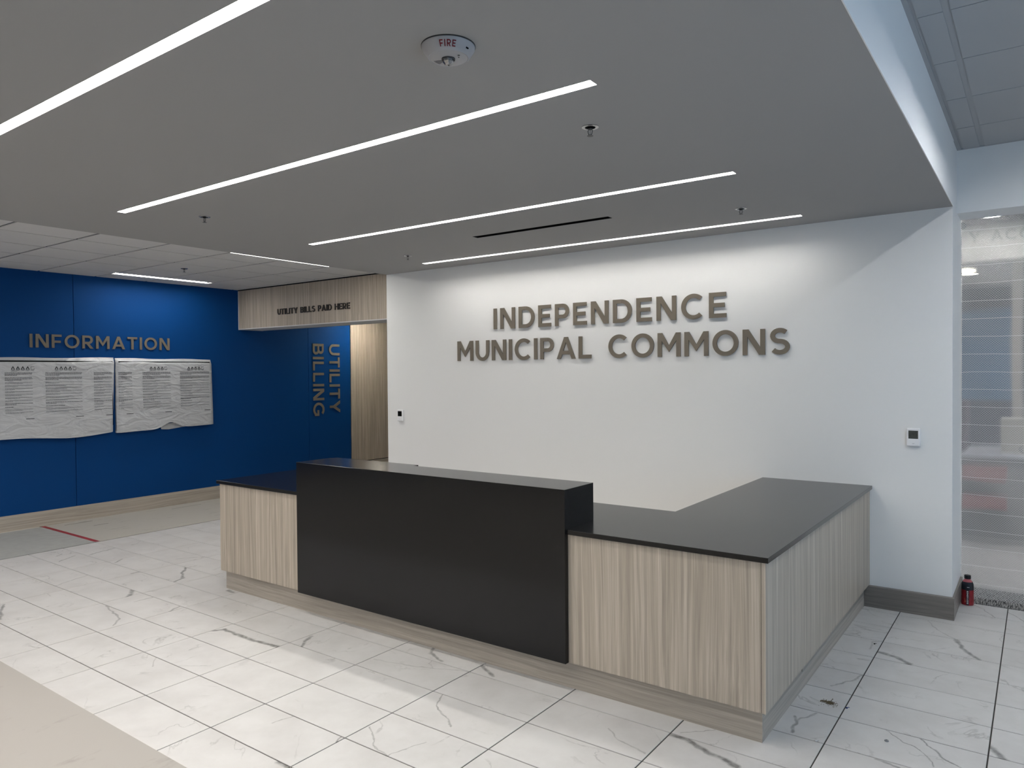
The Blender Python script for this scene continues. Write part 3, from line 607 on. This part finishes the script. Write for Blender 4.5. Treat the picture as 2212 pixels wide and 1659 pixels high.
# ================================================================== WALL DEVICES
M_case = plain('thermostat_plastic', (.86, .86, .87), .4, .4)
SEG = {'6': 'afgedc', '4': 'fgbc', '5': 'afgcd'}
def thermostat(x, z, label, digits=''):
    t = thing('thermostat', (x, YW, z - .062), label, 'thermostat'); w, h = .0415, .0625
    MB().box(x - w, x + w, YW - .022, YW - .006, z - h, z + h).build('case', M_case, t, bevel=.006)
    MB().box(x - w + .004, x + w - .004, YW - .007, YW, z - h + .006, z + h - .004).build('back_plate', M_white, t)
    scx = MB().box(x - .0295, x + .0295, YW - .0228, YW - .0218, z - .010, z + .046).build('screen', M_lcd if digits else M_blackm, t)
    for i, ch in enumerate(digits):
        u = x - .026 + .018 * i; v = z + .008; W_, H_ = .012, .026; k = .0022; m = MB()
        S = {'a': (0, H_ - k, W_, H_), 'g': (0, H_ / 2 - k / 2, W_, H_ / 2 + k / 2), 'd': (0, 0, W_, k), 'f': (0, H_ / 2, k, H_), 'e': (0, 0, k, H_ / 2), 'b': (W_ - k, H_ / 2, W_, H_), 'c': (W_ - k, 0, W_, H_ / 2)}
        for q in SEG[ch]: a, b, c, d = S[q]; m.box(u + a, u + c, YW - .0232, YW - .0226, v + b, v + d)
        m.build('digit', M_lcdd, scx)
    MB().prism(ccw([(x - .007, z - .043), (x, z - .046), (x + .007, z - .043), (x + .007, z - .041), (x, z - .044), (x - .007, z - .041)]), lambda u, v, d: (u, YW - .0218 - d, v), 0, .0006).build('mark', plain('grey_print', (.35, .35, .37), .5), t)
    return t
thermostat(4.349, 1.227, 'white thermostat with lit grey display, right of the desk', '645')
thermostat(-.602, 1.240, 'white thermostat with black screen at the left end of the white wall')

# ================================================================== COVERED SCREENS ON THE BLUE WALL
def bag_material():
    m, N, L, b = newmat('thin_white_polythene')
    b.inputs['Base Color'].default_value = (.49, .50, .515, 1); b.inputs['Roughness'].default_value = .26; b.inputs['Specular IOR Level'].default_value = .5
    tc = N.new('ShaderNodeTexCoord'); mp = N.new('ShaderNodeMapping'); mp.inputs['Scale'].default_value = (1, 1.6, 4.0)
    n = N.new('ShaderNodeTexNoise'); n.inputs['Scale'].default_value = 2.4; n.inputs['Detail'].default_value = 3; n.inputs['Distortion'].default_value = .8
    L.new(tc.outputs['Object'], mp.inputs['Vector']); L.new(mp.outputs['Vector'], n.inputs['Vector'])
    bp = N.new('ShaderNodeBump'); bp.inputs['Strength'].default_value = .8; bp.inputs['Distance'].default_value = .04
    L.new(n.outputs['Fac'], bp.inputs['Height']); L.new(bp.outputs['Normal'], b.inputs['Normal'])
    return m
M_bag = bag_material(); M_ink = plain('black_print', (.02, .02, .022), .6)
def smooth_noise(seed):
    rnd = random.Random(seed); T = [(rnd.uniform(1, 9), rnd.uniform(1, 9), rnd.uniform(0, 6.3), rnd.uniform(.3, 1)) for _ in range(9)]
    return lambda u, v: sum(a * math.sin(fx * u * 2.2 + fy * v * 1.6 + ph) for fx, fy, ph, a in T) / 4.0
def bag_surface(y0, y1, top, bot, seed, lean=(0, 0)):
    nz = smooth_noise(seed)
    def surf(u, v):                                                     # u, v in 0..1, v = 1 at the top
        y = y0 + lean[0] * (1 - v) + (y1 - y0 + (lean[1] - lean[0]) * (1 - v)) * u; zt = top(u); zb = bot(u); z = zb + (zt - zb) * v
        loose = 1 - v
        d = .052 + .006 * nz(u, v) + .014 * loose * loose * (1 + .8 * nz(u * 1.7 + 3, v)) 
        if v > .93: d -= (v - .93) / .07 * .045
        d *= (1 - .45 * max(0, (abs(u - .5) - .47) / .03))
        return XB + d, y, z
    return surf
def screen_cover(y0, y1, top, bot, label, seed, blocks, fold=None, lean=(0, 0)):
    t = thing('covered_screen', (XB, (y0 + y1) / 2, 1.0), label, 'screen', 'screens under plastic covers')
    MB().box(XB, XB + .042, y0 + .03, y1 - .03, 1.10, 1.875).build('display', M_blackm, t)
    s = bag_surface(y0, y1, top, bot, seed, lean); mb = MB(); nu, nv = 64, 44
    for j in range(nv + 1):
        for i in range(nu + 1): mb.v.append(s(i / nu, j / nv))
    for j in range(nv):
        for i in range(nu): a = j * (nu + 1) + i; mb.f.append((a, a + 1, a + nu + 2, a + nu + 1))
    # back sheet of the bag, against the wall
    n = len(mb.v)
    for j in range(9):
        for i in range(9):
            x, y, z = s(i / 8, j / 8); mb.v.append((XB + .004 if j < 3 else XB + .003, y, z + (.02 if j == 0 else 0)))
    for j in range(8):
        for i in range(8): a = n + j * 9 + i; mb.f.append((a, a + 9, a + 10, a + 1))
    for j in range(nv):                                                # closed side edges
        for i in (0, nu):
            p, q = mb.v[j * (nu + 1) + i], mb.v[(j + 1) * (nu + 1) + i]; mb.quad(p, q, (XB + .003, q[1], q[2]), (XB + .003, p[1], p[2]))
    for i in range(nu):
        p, q = mb.v[nv * (nu + 1) + i], mb.v[nv * (nu + 1) + i + 1]; mb.quad(p, q, (XB + .003, q[1], q[2]), (XB + .003, p[1], p[2]))
    cov = mb.build('plastic_cover', M_bag, t, smooth=True)
    # print: recycling marks and blocks of small text that follow the sheet
    pr = [MB()]
    def ink(ya, yb, za, zb):
        k = max(1, int((yb - ya) / .03))
        for i in range(k):
            a, b = ya + (yb - ya) * i / k, ya + (yb - ya) * (i + 1) / k; q = []
            for (yy, zz) in ((a, za), (b, za), (b, zb), (a, zb)):
                u = min(max((yy - y0) / (y1 - y0), 0), 1); v = min(max((zz - bot(u)) / (top(u) - bot(u)), 0), 1); x, _, _ = s(u, v); q.append((x + .0018, yy, zz))
            pr[0].quad(*q)
    rnd = random.Random(seed)
    for (ya, yb, skew) in blocks:
        ztop = 1.79; c = ya + (yb - ya) * .30
        if yb - ya > .25:
            for i in range(5):
                yc = c + .048 * i
                if yc > y1 - .03 or yc < y0 + .03: continue
                zc = ztop; h = .016
                for (p, q) in ((((-h, -h), (h, -h)), ((h, -h), (0, h)), ((0, h), (-h, -h))) if i < 4 else (((-h, -h), (h * .7, -h)), ((h, -h), (h, -h * .2)), ((h, h), (-h, h)), ((-h, h), (-h, -h)))):
                    for e in range(4):
                        f0, f1 = e / 4, (e + 1) / 4
                        ya_, za_ = yc + p[0] + (q[0] - p[0]) * f0, zc + p[1] + (q[1] - p[1]) * f0; yb_, zb_ = yc + p[0] + (q[0] - p[0]) * f1, zc + p[1] + (q[1] - p[1]) * f1
                        ink(min(ya_, yb_) - .0018, max(ya_, yb_) + .0018, min(za_, zb_) - .0018, max(za_, zb_) + .0018)
                ink(yc - .014, yc + .014, zc - .026, zc - .023)
            ink(c - .02, c + .04, zc - .034, zc - .031)
        z = 1.735
        for para, lines, bold in ((0, 3, 1), (1, 3, 1), (2, 2, 0), (3, 2, 0), (4, 2, 0), (5, 2, 0), (6, 2, 0), (7, 2, 0), (8, 2, 0), (9, 2, 1), (10, 1, 1), (11, 2, 0), (12, 2, 0)):
            for l in range(lines):
                end = yb if l < lines - 1 else ya + (yb - ya) * rnd.uniform(.25, .65)
                y = ya
                while y < end - .004:
                    w = rnd.uniform(.008, .026) if bold else rnd.uniform(.006, .022); e = min(y + w, end); ink(y, e, z, z + (.0054 if bold else .0034)); y = e + (.0032 if bold else .0026)
                z -= .0135 if bold else .0105
            z -= .012
        ink(yb - .075, min(yb + .01, y1 - .04), z - .045, z - .038)
        tag(pr[0].build('printed_text', M_ink, t), kind='stuff'); pr[0] = MB()
    if fold: fold(t)
    return t
topA = lambda u: 1.905 + .012 * u + .004 * math.sin(9 * u); botA = lambda u: 1.012 - .020 * math.sin(u * 3.1) + .012 * math.sin(7 * u)
screen_cover(1.105, 2.372, topA, botA, 'wall screen in a printed white plastic bag, left one, cut by the picture edge', 3, [(1.20, 1.47, 0), (1.60, 1.99, 0), (2.12, 2.325, 0)], lean=(0, -.036))
topB = lambda u: 1.912 - .004 * u + .004 * math.sin(11 * u)
def botB(u): return 1.000 + .030 * u + (.075 * math.exp(-((u - .52) / .10) ** 2))
def flap(t):
    m = MB(); P = [(2.935, 1.075), (2.95, 1.005), (3.05, .998), (3.35, 1.030), (3.62, 1.045), (3.62, 1.09)]
    m.prism(ccw(P), lambda u, v, d: (XB + .012 + d, u, v), 0, .002); m.build('rear_flap', M_bag, t)
screen_cover(2.388, 3.650, topB, botB, 'wall screen in a printed white plastic bag, right one, with a folded lower edge', 8, [(2.41, 2.57, 0), (2.70, 3.06, 0), (3.19, 3.60, 0)], flap, lean=(-.004, .018))

# ================================================================== FLOOR PROTECTION
def paper(name, base, scuff):
    m, N, L, b = newmat(name); tc = N.new('ShaderNodeTexCoord')
    mp = N.new('ShaderNodeMapping'); mp.inputs['Scale'].default_value = (1.0, .35, 1); mp.inputs['Rotation'].default_value = (0, 0, .15)
    n = N.new('ShaderNodeTexNoise'); n.inputs['Scale'].default_value = 7.0; n.inputs['Detail'].default_value = 9; n.inputs['Roughness'].default_value = .7
    L.new(tc.outputs['Object'], mp.inputs['Vector']); L.new(mp.outputs['Vector'], n.inputs['Vector'])
    r = N.new('ShaderNodeValToRGB'); e = r.color_ramp.elements; e[0].position = .27; e[0].color = (*scuff, 1); e[1].position = .42; e[1].color = (*base, 1)
    L.new(n.outputs['Fac'], r.inputs['Fac']); L.new(r.outputs['Color'], b.inputs['Base Color']); b.inputs['Roughness'].default_value = .75; b.inputs['Specular IOR Level'].default_value = .2
    return m
M_tan = paper('tan_floor_board', (.44, .42, .38), (.31, .295, .26)); M_grey = plain('grey_floor_board', (.36, .365, .35), .8, .15, var=.05, vscale=12)
M_tan2 = paper('beige_floor_board', (.375, .352, .325), (.30, .28, .258))
tag(MB().box(-4.045, -2.746, -5.9, 1.553, -.0035, .002).build('floor_sheet', M_grey, own=True), 'plain grey floor protection sheet beside the blue wall', 'floor sheet')
tag(MB().box(-4.07, -2.744, 1.556, 8.8, -.0035, .002).build('floor_sheet', M_tan, own=True), 'scuffed tan floor protection sheet right of the red tape', 'floor sheet')
tag(MB().box(-2.7, 3.9, -4.6, -.268, .0002, .004).build('floor_sheet', M_tan2, own=True), 'beige floor protection board in the bottom left corner', 'floor sheet')
tag(MB().box(-4.05, -2.752, 1.528, 1.574, .0022, .003).build('red_tape', plain('red_tape', (.30, .030, .040), .5), own=True), 'strip of red tape across the floor sheets', 'tape')
tag(MB().box(XB + .019, -4.04, -5.8, 1.52, -.0035, .0026).build('masking_tape', plain('cream_tape', (.56, .53, .47), .7), own=True), 'pale tape strip along the foot of the blue wall', 'tape')
ink = plain('dull_mark', (.22, .21, .19), .8)
for (x0, x1, y0, y1, lab) in ((-3.62, -3.60, 1.90, 2.06, 'short dark mark on the tan floor sheet'), (-3.92, -3.90, 1.72, 2.02, 'long dark scuff on the tan floor sheet by the wall'), (-3.86, -3.848, 2.95, 3.35, 'thin dark line on the tan floor sheet near the desk')):
    tag(MB().box(x0, x1, y0, y1, .0021, .0026).build('floor_mark', ink, own=True), lab, 'mark')

# ================================================================== SMALL THINGS ON THE FLOOR
rnd = random.Random(5)
def chip(mb, x, y, s, z=0.0005):
    n = 5; a0 = rnd.uniform(0, 6); poly = [(x + s * rnd.uniform(.6, 1.2) * math.cos(a0 + 2 * PI * i / n), y + s * rnd.uniform(.5, 1.1) * math.sin(a0 + 2 * PI * i / n)) for i in range(n)]
    mb.prism(poly, lambda u, v, d: (u, v, d), z, z + s * rnd.uniform(.3, .8))
mb = MB()
for i in range(420):
    a = rnd.gauss(0, 1); b = rnd.gauss(0, 1); chip(mb, 4.195 + .013 * a + .004 * b, 1.972 + .009 * b - .004 * a, rnd.uniform(.0009, .0024))
for i in range(26): chip(mb, 4.165 + rnd.uniform(-.012, .012), 1.973 + rnd.uniform(-.012, .012), rnd.uniform(.0015, .004))
for i in range(16): q = i / 16; chip(mb, 4.196 + .004 * q + rnd.uniform(-.002, .002), 1.985 + .045 * q, rnd.uniform(.001, .0025))
for i in range(24): chip(mb, 4.19 + rnd.uniform(-.05, .05), 1.955 + rnd.uniform(-.05, .03), rnd.uniform(.0008, .0022))
tag(mb.build('crumbled_dirt', plain('brown_dirt', (.15, .115, .07), .95, .05, var=.4, vscale=300), own=True), 'small patch of crumbled brown dirt on the tiles right of the desk', 'dirt', kind='stuff')
def scrap(name, x, y, s, mat, label, group=None):
    m = MB(); n = 9; h = s * .9
    ring = [(x + s * math.cos(2 * PI * i / n) * (1 + .25 * math.sin(3 * i)), y + s * math.sin(2 * PI * i / n)) for i in range(n)]
    m.prism(ring, lambda u, v, d: (x + (u - x) * (1 - .35 * d / h), y + (v - y) * (1 - .35 * d / h), .0004 + d), 0, h)
    m.tube([(x + s * .5, y, .0004 + h * .8), (x + s * 1.5, y + s * .6, .0004 + h * 1.1), (x + s * 1.9, y + s * 1.6, .0004 + h * .5)], s * .28, 5)
    tag(m.build(name, mat, own=True), label, 'scrap', group)
scrap('plastic_scrap', 4.279, 1.957, .0055, plain('blue_plastic', (.01, .035, .16), .4), 'tiny dark blue scrap on the tile seam near the dirt')
scrap('plaster_crumb', 4.235, 1.528, .005, plain('white_crumb', (.75, .75, .75), .8), 'tiny white crumb on the tile joint near the desk corner')
scrap('black_scrap', 4.235, 2.975, .005, M_blackm, 'tiny black scrap on the tiles between desk and wall base')
m = MB().lathe([(.0035, .0004), (.009, .0004), (.0095, .003), (.0085, .005), (.004, .005), (.0035, .0004)], (4.497, 1.712, 0), 18, False)
tag(m.build('washer', plain('dull_metal', (.32, .32, .32), .4, metal=.5), own=True, smooth=True), 'small grey washer lying alone on a tile at the right', 'washer')

# ================================================================== BOTTLE
bx, by = 4.640, 4.190
bt = thing('drink_bottle', (bx, by, 0), 'red and black sports drink bottle standing by the plastic sheet', 'bottle')
BR = .0385
camang = math.atan2(-1.9551 - by, 5.0612 - bx)
clearm, N_, L_, b_ = newmat('clear_red_drink'); b_.inputs['Base Color'].default_value = (.42, .10, .11, 1); b_.inputs['Roughness'].default_value = .1
prof = [(.030, 0), (BR - .001, .003), (BR, .010), (BR, .062), (BR - .0015, .070), (BR, .078), (BR, .128), (BR - .001, .150), (.031, .168), (.0215, .180), (.0175, .186), (.0175, .190)]
MB().lathe(prof, (bx, by, 0), 40).build('bottle_body', clearm, bt, smooth=True)
MB().lathe([(BR + .0006, .006), (BR + .0006, .062), (BR - .0009, .070), (BR + .0006, .078), (BR + .0006, .116)], (bx, by, 0), 40, False).build('label', plain('red_label', (.22, .006, .012), .4, .4, var=.25, vscale=25), bt, smooth=True)
MB().lathe([(BR + .0008, .112), (BR + .0008, .130), (BR - .0002, .150), (.0318, .1675)], (bx, by, 0), 40, False).build('shoulder_label', plain('black_label', (.008, .010, .016), .4), bt, smooth=True)
MB().lathe([(.0205, .188), (.0212, .190), (.0212, .210), (.0195, .2135), (.001, .214)], (bx, by, 0), 28, False).build('cap', plain('black_cap', (.006, .006, .007), .5), bt, smooth=True)
def oncyl(u, v, d):  # u along circumference, v up
    a = camang + u / BR; return (bx + (BR + d) * math.cos(a), by + (BR + d) * math.sin(a), v)
st = MB(); W0 = .0085
for i in range(6):
    a, b = -W0 + 2 * W0 * i / 6, -W0 + 2 * W0 * (i + 1) / 6; st.prism([(a, .006), (b, .006), (b, .118), (a, .118)], oncyl, .0005, .0012)
st.build('stripe', plain('black_stripe', (.007, .008, .012), .45), bt)
M_wp = plain('white_print', (.75, .75, .75), .5)
lettering(bt, 'BODYARMOR', .094, .0092, lambda u, v, d: oncyl(-(v - .0046), .014 + u, d), .0006, M_wp, stand=.0012, own=False)
bo = MB().prism(ccw([(-.020, .020), (-.0155, .030), (-.011, .022), (-.014, .046), (-.019, .056), (-.0155, .040)]), oncyl, .0007, .0013).build('emblem', plain('peach_print', (.45, .16, .08), .5), bt)
MB().prism(ccw([(-.003, .132), (.012, .132), (.011, .1345), (-.003, .1345)]), oncyl, .0010, .0014).build('small_print', M_wp, bt)

# ================================================================== PLASTIC SHEET OVER THE RIGHT-HAND OPENING
def sheet_material():
    m, N, L, b = newmat('reinforced_clear_sheet')
    out = [n for n in N if n.type == 'OUTPUT_MATERIAL'][0]
    tc = N.new('ShaderNodeTexCoord'); sp = N.new('ShaderNodeSeparateXYZ')
    nz = N.new('ShaderNodeTexNoise'); nz.inputs['Scale'].default_value = 2.2; L.new(tc.outputs['Object'], nz.inputs['Vector'])
    L.new(tc.outputs['Object'], sp.inputs[0])
    def math_(op, a, b2=None, c=None):
        n = N.new('ShaderNodeMath'); n.operation = op
        for i, x in enumerate((a, b2, c)):
            if x is None: continue
            if isinstance(x, (int, float)): n.inputs[i].default_value = x
            else: L.new(x, n.inputs[i])
        return n.outputs[0]
    P = .0118
    def threads(e):
        fr = math_('FRACT', math_('DIVIDE', e, P)); d = math_('ABSOLUTE', math_('SUBTRACT', fr, .5)); return math_('GREATER_THAN', d, .44)
    u = math_('MULTIPLY', math_('ADD', sp.outputs['X'], sp.outputs['Z']), .7071); v = math_('MULTIPLY', math_('SUBTRACT', sp.outputs['X'], sp.outputs['Z']), .7071)
    th = math_('MAXIMUM', threads(u), threads(v))
    wob = math_('MULTIPLY', math_('SUBTRACT', nz.outputs['Fac'], .5), .03)
    zz = math_('ADD', sp.outputs['Z'], wob)
    fr = math_('FRACT', math_('DIVIDE', zz, .130)); ln = math_('GREATER_THAN', math_('ABSOLUTE', math_('SUBTRACT', fr, .5)), .490)
    film = N.new('ShaderNodeMixShader'); tr = N.new('ShaderNodeBsdfTransparent'); tr.inputs[0].default_value = (.93, .94, .95, 1)
    hz = N.new('ShaderNodeMixShader'); df = N.new('ShaderNodeBsdfDiffuse'); tl = N.new('ShaderNodeBsdfTranslucent'); gl = N.new('ShaderNodeBsdfGlossy')
    df.inputs[0].default_value = (.75, .76, .77, 1); tl.inputs[0].default_value = (.8, .81, .82, 1); gl.inputs['Roughness'].default_value = .18; gl.inputs['Color'].default_value = (.9, .9, .9, 1)
    L.new(df.outputs[0], hz.inputs[1]); L.new(tl.outputs[0], hz.inputs[2]); hz.inputs[0].default_value = .55
    hg = N.new('ShaderNodeMixShader'); hg.inputs[0].default_value = .16; L.new(hz.outputs[0], hg.inputs[1]); L.new(gl.outputs[0], hg.inputs[2])
    # haze is denser toward dusty patches
    ds = N.new('ShaderNodeTexNoise'); ds.inputs['Scale'].default_value = 1.3; ds.inputs['Detail'].default_value = 3; L.new(tc.outputs['Object'], ds.inputs['Vector'])
    mr = N.new('ShaderNodeMapRange'); mr.inputs['From Min'].default_value = .35; mr.inputs['From Max'].default_value = .65; mr.inputs['To Min'].default_value = .20; mr.inputs['To Max'].default_value = .36; L.new(ds.outputs['Fac'], mr.inputs['Value'])
    rf = N.new('ShaderNodeBsdfRefraction'); rf.inputs['IOR'].default_value = 1.12; rf.inputs['Roughness'].default_value = .22; rf.inputs['Color'].default_value = (.93, .94, .95, 1)
    see = N.new('ShaderNodeMixShader'); see.inputs[0].default_value = .75; L.new(tr.outputs[0], see.inputs[1]); L.new(rf.outputs[0], see.inputs[2])
    L.new(mr.outputs['Result'], film.inputs[0]); L.new(see.outputs[0], film.inputs[1]); L.new(hg.outputs[0], film.inputs[2])
    thr = N.new('ShaderNodeMixShader'); thr.inputs[0].default_value = .6; d2 = N.new('ShaderNodeBsdfDiffuse'); d2.inputs[0].default_value = (.86, .87, .88, 1); t2 = N.new('ShaderNodeBsdfTranslucent'); t2.inputs[0].default_value = (.8, .8, .8, 1)
    L.new(d2.outputs[0], thr.inputs[1]); L.new(t2.outputs[0], thr.inputs[2]); thr.inputs[0].default_value = .35
    mix = N.new('ShaderNodeMixShader'); k = math_('MAXIMUM', math_('MULTIPLY', th, .62), math_('MULTIPLY', ln, .85)); L.new(k, mix.inputs[0]); L.new(film.outputs[0], mix.inputs[1]); L.new(thr.outputs[0], mix.inputs[2])
    L.new(mix.outputs[0], out.inputs['Surface'])
    return m
mb = MB(); nu, nv = 50, 90; nz = smooth_noise(21); x0, x1, zb, zt = XC + .002, 6.74, .004, LZ - .001
for j in range(nv + 1):
    for i in range(nu + 1):
        u, v = i / nu, j / nv; z = zb + (zt - zb) * v; sag = (1 - v) ** 3
        mb.v.append((x0 + (x1 - x0) * u, YP - .010 + .008 * nz(u * 2, v * 4) + .010 * sag * math.sin(26 * v + 3 * u) - .02 * sag * math.exp(-((v - .05) / .04) ** 2), z + .012 * (1 - v) * nz(u * 1.5 + 4, v) - .02 * (1 - v) * u))
for j in range(nv):
    for i in range(nu): a = j * (nu + 1) + i; mb.f.append((a, a + 1, a + nu + 2, a + nu + 1))
ps = mb.build('plastic_sheet', sheet_material(), smooth=True, own=True); tag(ps, 'hazy reinforced plastic sheet hung across the opening at the right', 'plastic sheet')

# ------------------------------------------------------------------ room behind the sheet
M_room = plain('back_room_wall', (.50, .50, .50), .8)
tag(MB().box(WL + .1, 7.6, 11.0, 11.1, 0, 3.0).build('wall_far', plain('back_room_dark', (.10, .105, .14), .8)), kind='structure')
tag(MB().box(XC - 1.1, XC - 1.0, 4.5, 11.0, 0, 3.0).build('wall_far_left', M_room), kind='structure')
tag(MB().box(XC - 1.0, 7.6, YP, 11.0, 2.9, 2.95).build('ceiling_far', plain('back_room_ceiling', (.45, .45, .46), .9)), kind='structure')
tag(MB().box(XC - 1.0, 7.6, 5.30, 5.42, 2.595, 2.899).build('wall_far_beam', plain('pale_beam', (.70, .69, .66), .8)), kind='structure')
sg = thing('beam_lettering', (4.8, 5.30, 2.74), 'grey letters of an account sign on the beam behind the plastic sheet', 'sign')
lettering(sg, 'Y ACCOU', .62, .085, lambda u, v, d: (4.575 + u, 5.30 - d, 2.745 + v), .008, plain('pale_grey_letter', (.42, .42, .41), .6), stand=.001)
tag(MB().box(XC - .9, 4.83, 10.9, 10.96, 1.25, 2.52).build('blue_board', plain('bright_blue_board', (.10, .20, .33), .5), own=True), 'blurred blue board on the far wall behind the plastic sheet', 'board')
tag(MB().box(4.805, 4.905, 7.95, 8.05, 0, 2.899).build('column', plain('beige_column', (.50, .46, .41), .7), own=True), 'pale square column behind the plastic sheet', 'column')
ct = thing('service_counter', (4.8, 6.7, 0), 'grey counter with pale top behind the plastic sheet', 'counter')
MB().box(XC - .9, 6.4, 6.70, 7.75, .83, .86).build('top', plain('pale_top', (.62, .63, .68), .5), ct)
MB().box(XC - .88, 6.35, 6.76, 7.70, .0, .83).build('front', plain('grey_front', (.26, .255, .25), .7), ct)
for z0, lab in ((.62, 'upper red box against the grey counter behind the sheet'), (.33, 'lower red box against the grey counter behind the sheet')):
    tag(MB().box(4.44, 4.80, 6.58, 6.755, z0, z0 + .13).build('red_box', plain('faded_red', (.30, .12, .115), .7), own=True), lab, 'box')
tag(MB().box(4.74, 6.0, 6.95, 7.3, .8605, 1.19).build('beige_box', plain('beige_box', (.48, .45, .39), .8), own=True), 'beige box on the counter behind the plastic sheet', 'box')
tag(MB().box(4.02, 4.45, 6.9, 7.4, .8605, 1.36).build('dark_cabinet', plain('dark_plum', (.09, .06, .08), .8), own=True), 'dark cabinet on the counter behind the sheet, at its left edge', 'cabinet')
downlight(4.745, 4.90, 2.899, .075, 190, 'bright round downlight just behind the top of the plastic sheet', (1, .97, .92))
downlight(4.33, 8.95, 2.899, .10, 30, 'distant round downlight behind the left edge of the plastic sheet', (1, .92, .72))
for y, lab in ((5.6, 'near'), (7.4, 'middle'), (9.2, 'far')):  # unseen lights added right of the view to brighten this room
    linear_light(5.7, 6.9, y, y + .1, 2.888, .004, '%s added linear fill light on the ceiling of the room behind the sheet' % lab, 'added fill lights in the room behind the sheet', emit('back_room_fill_lens', (.97, .98, 1.0), 70))
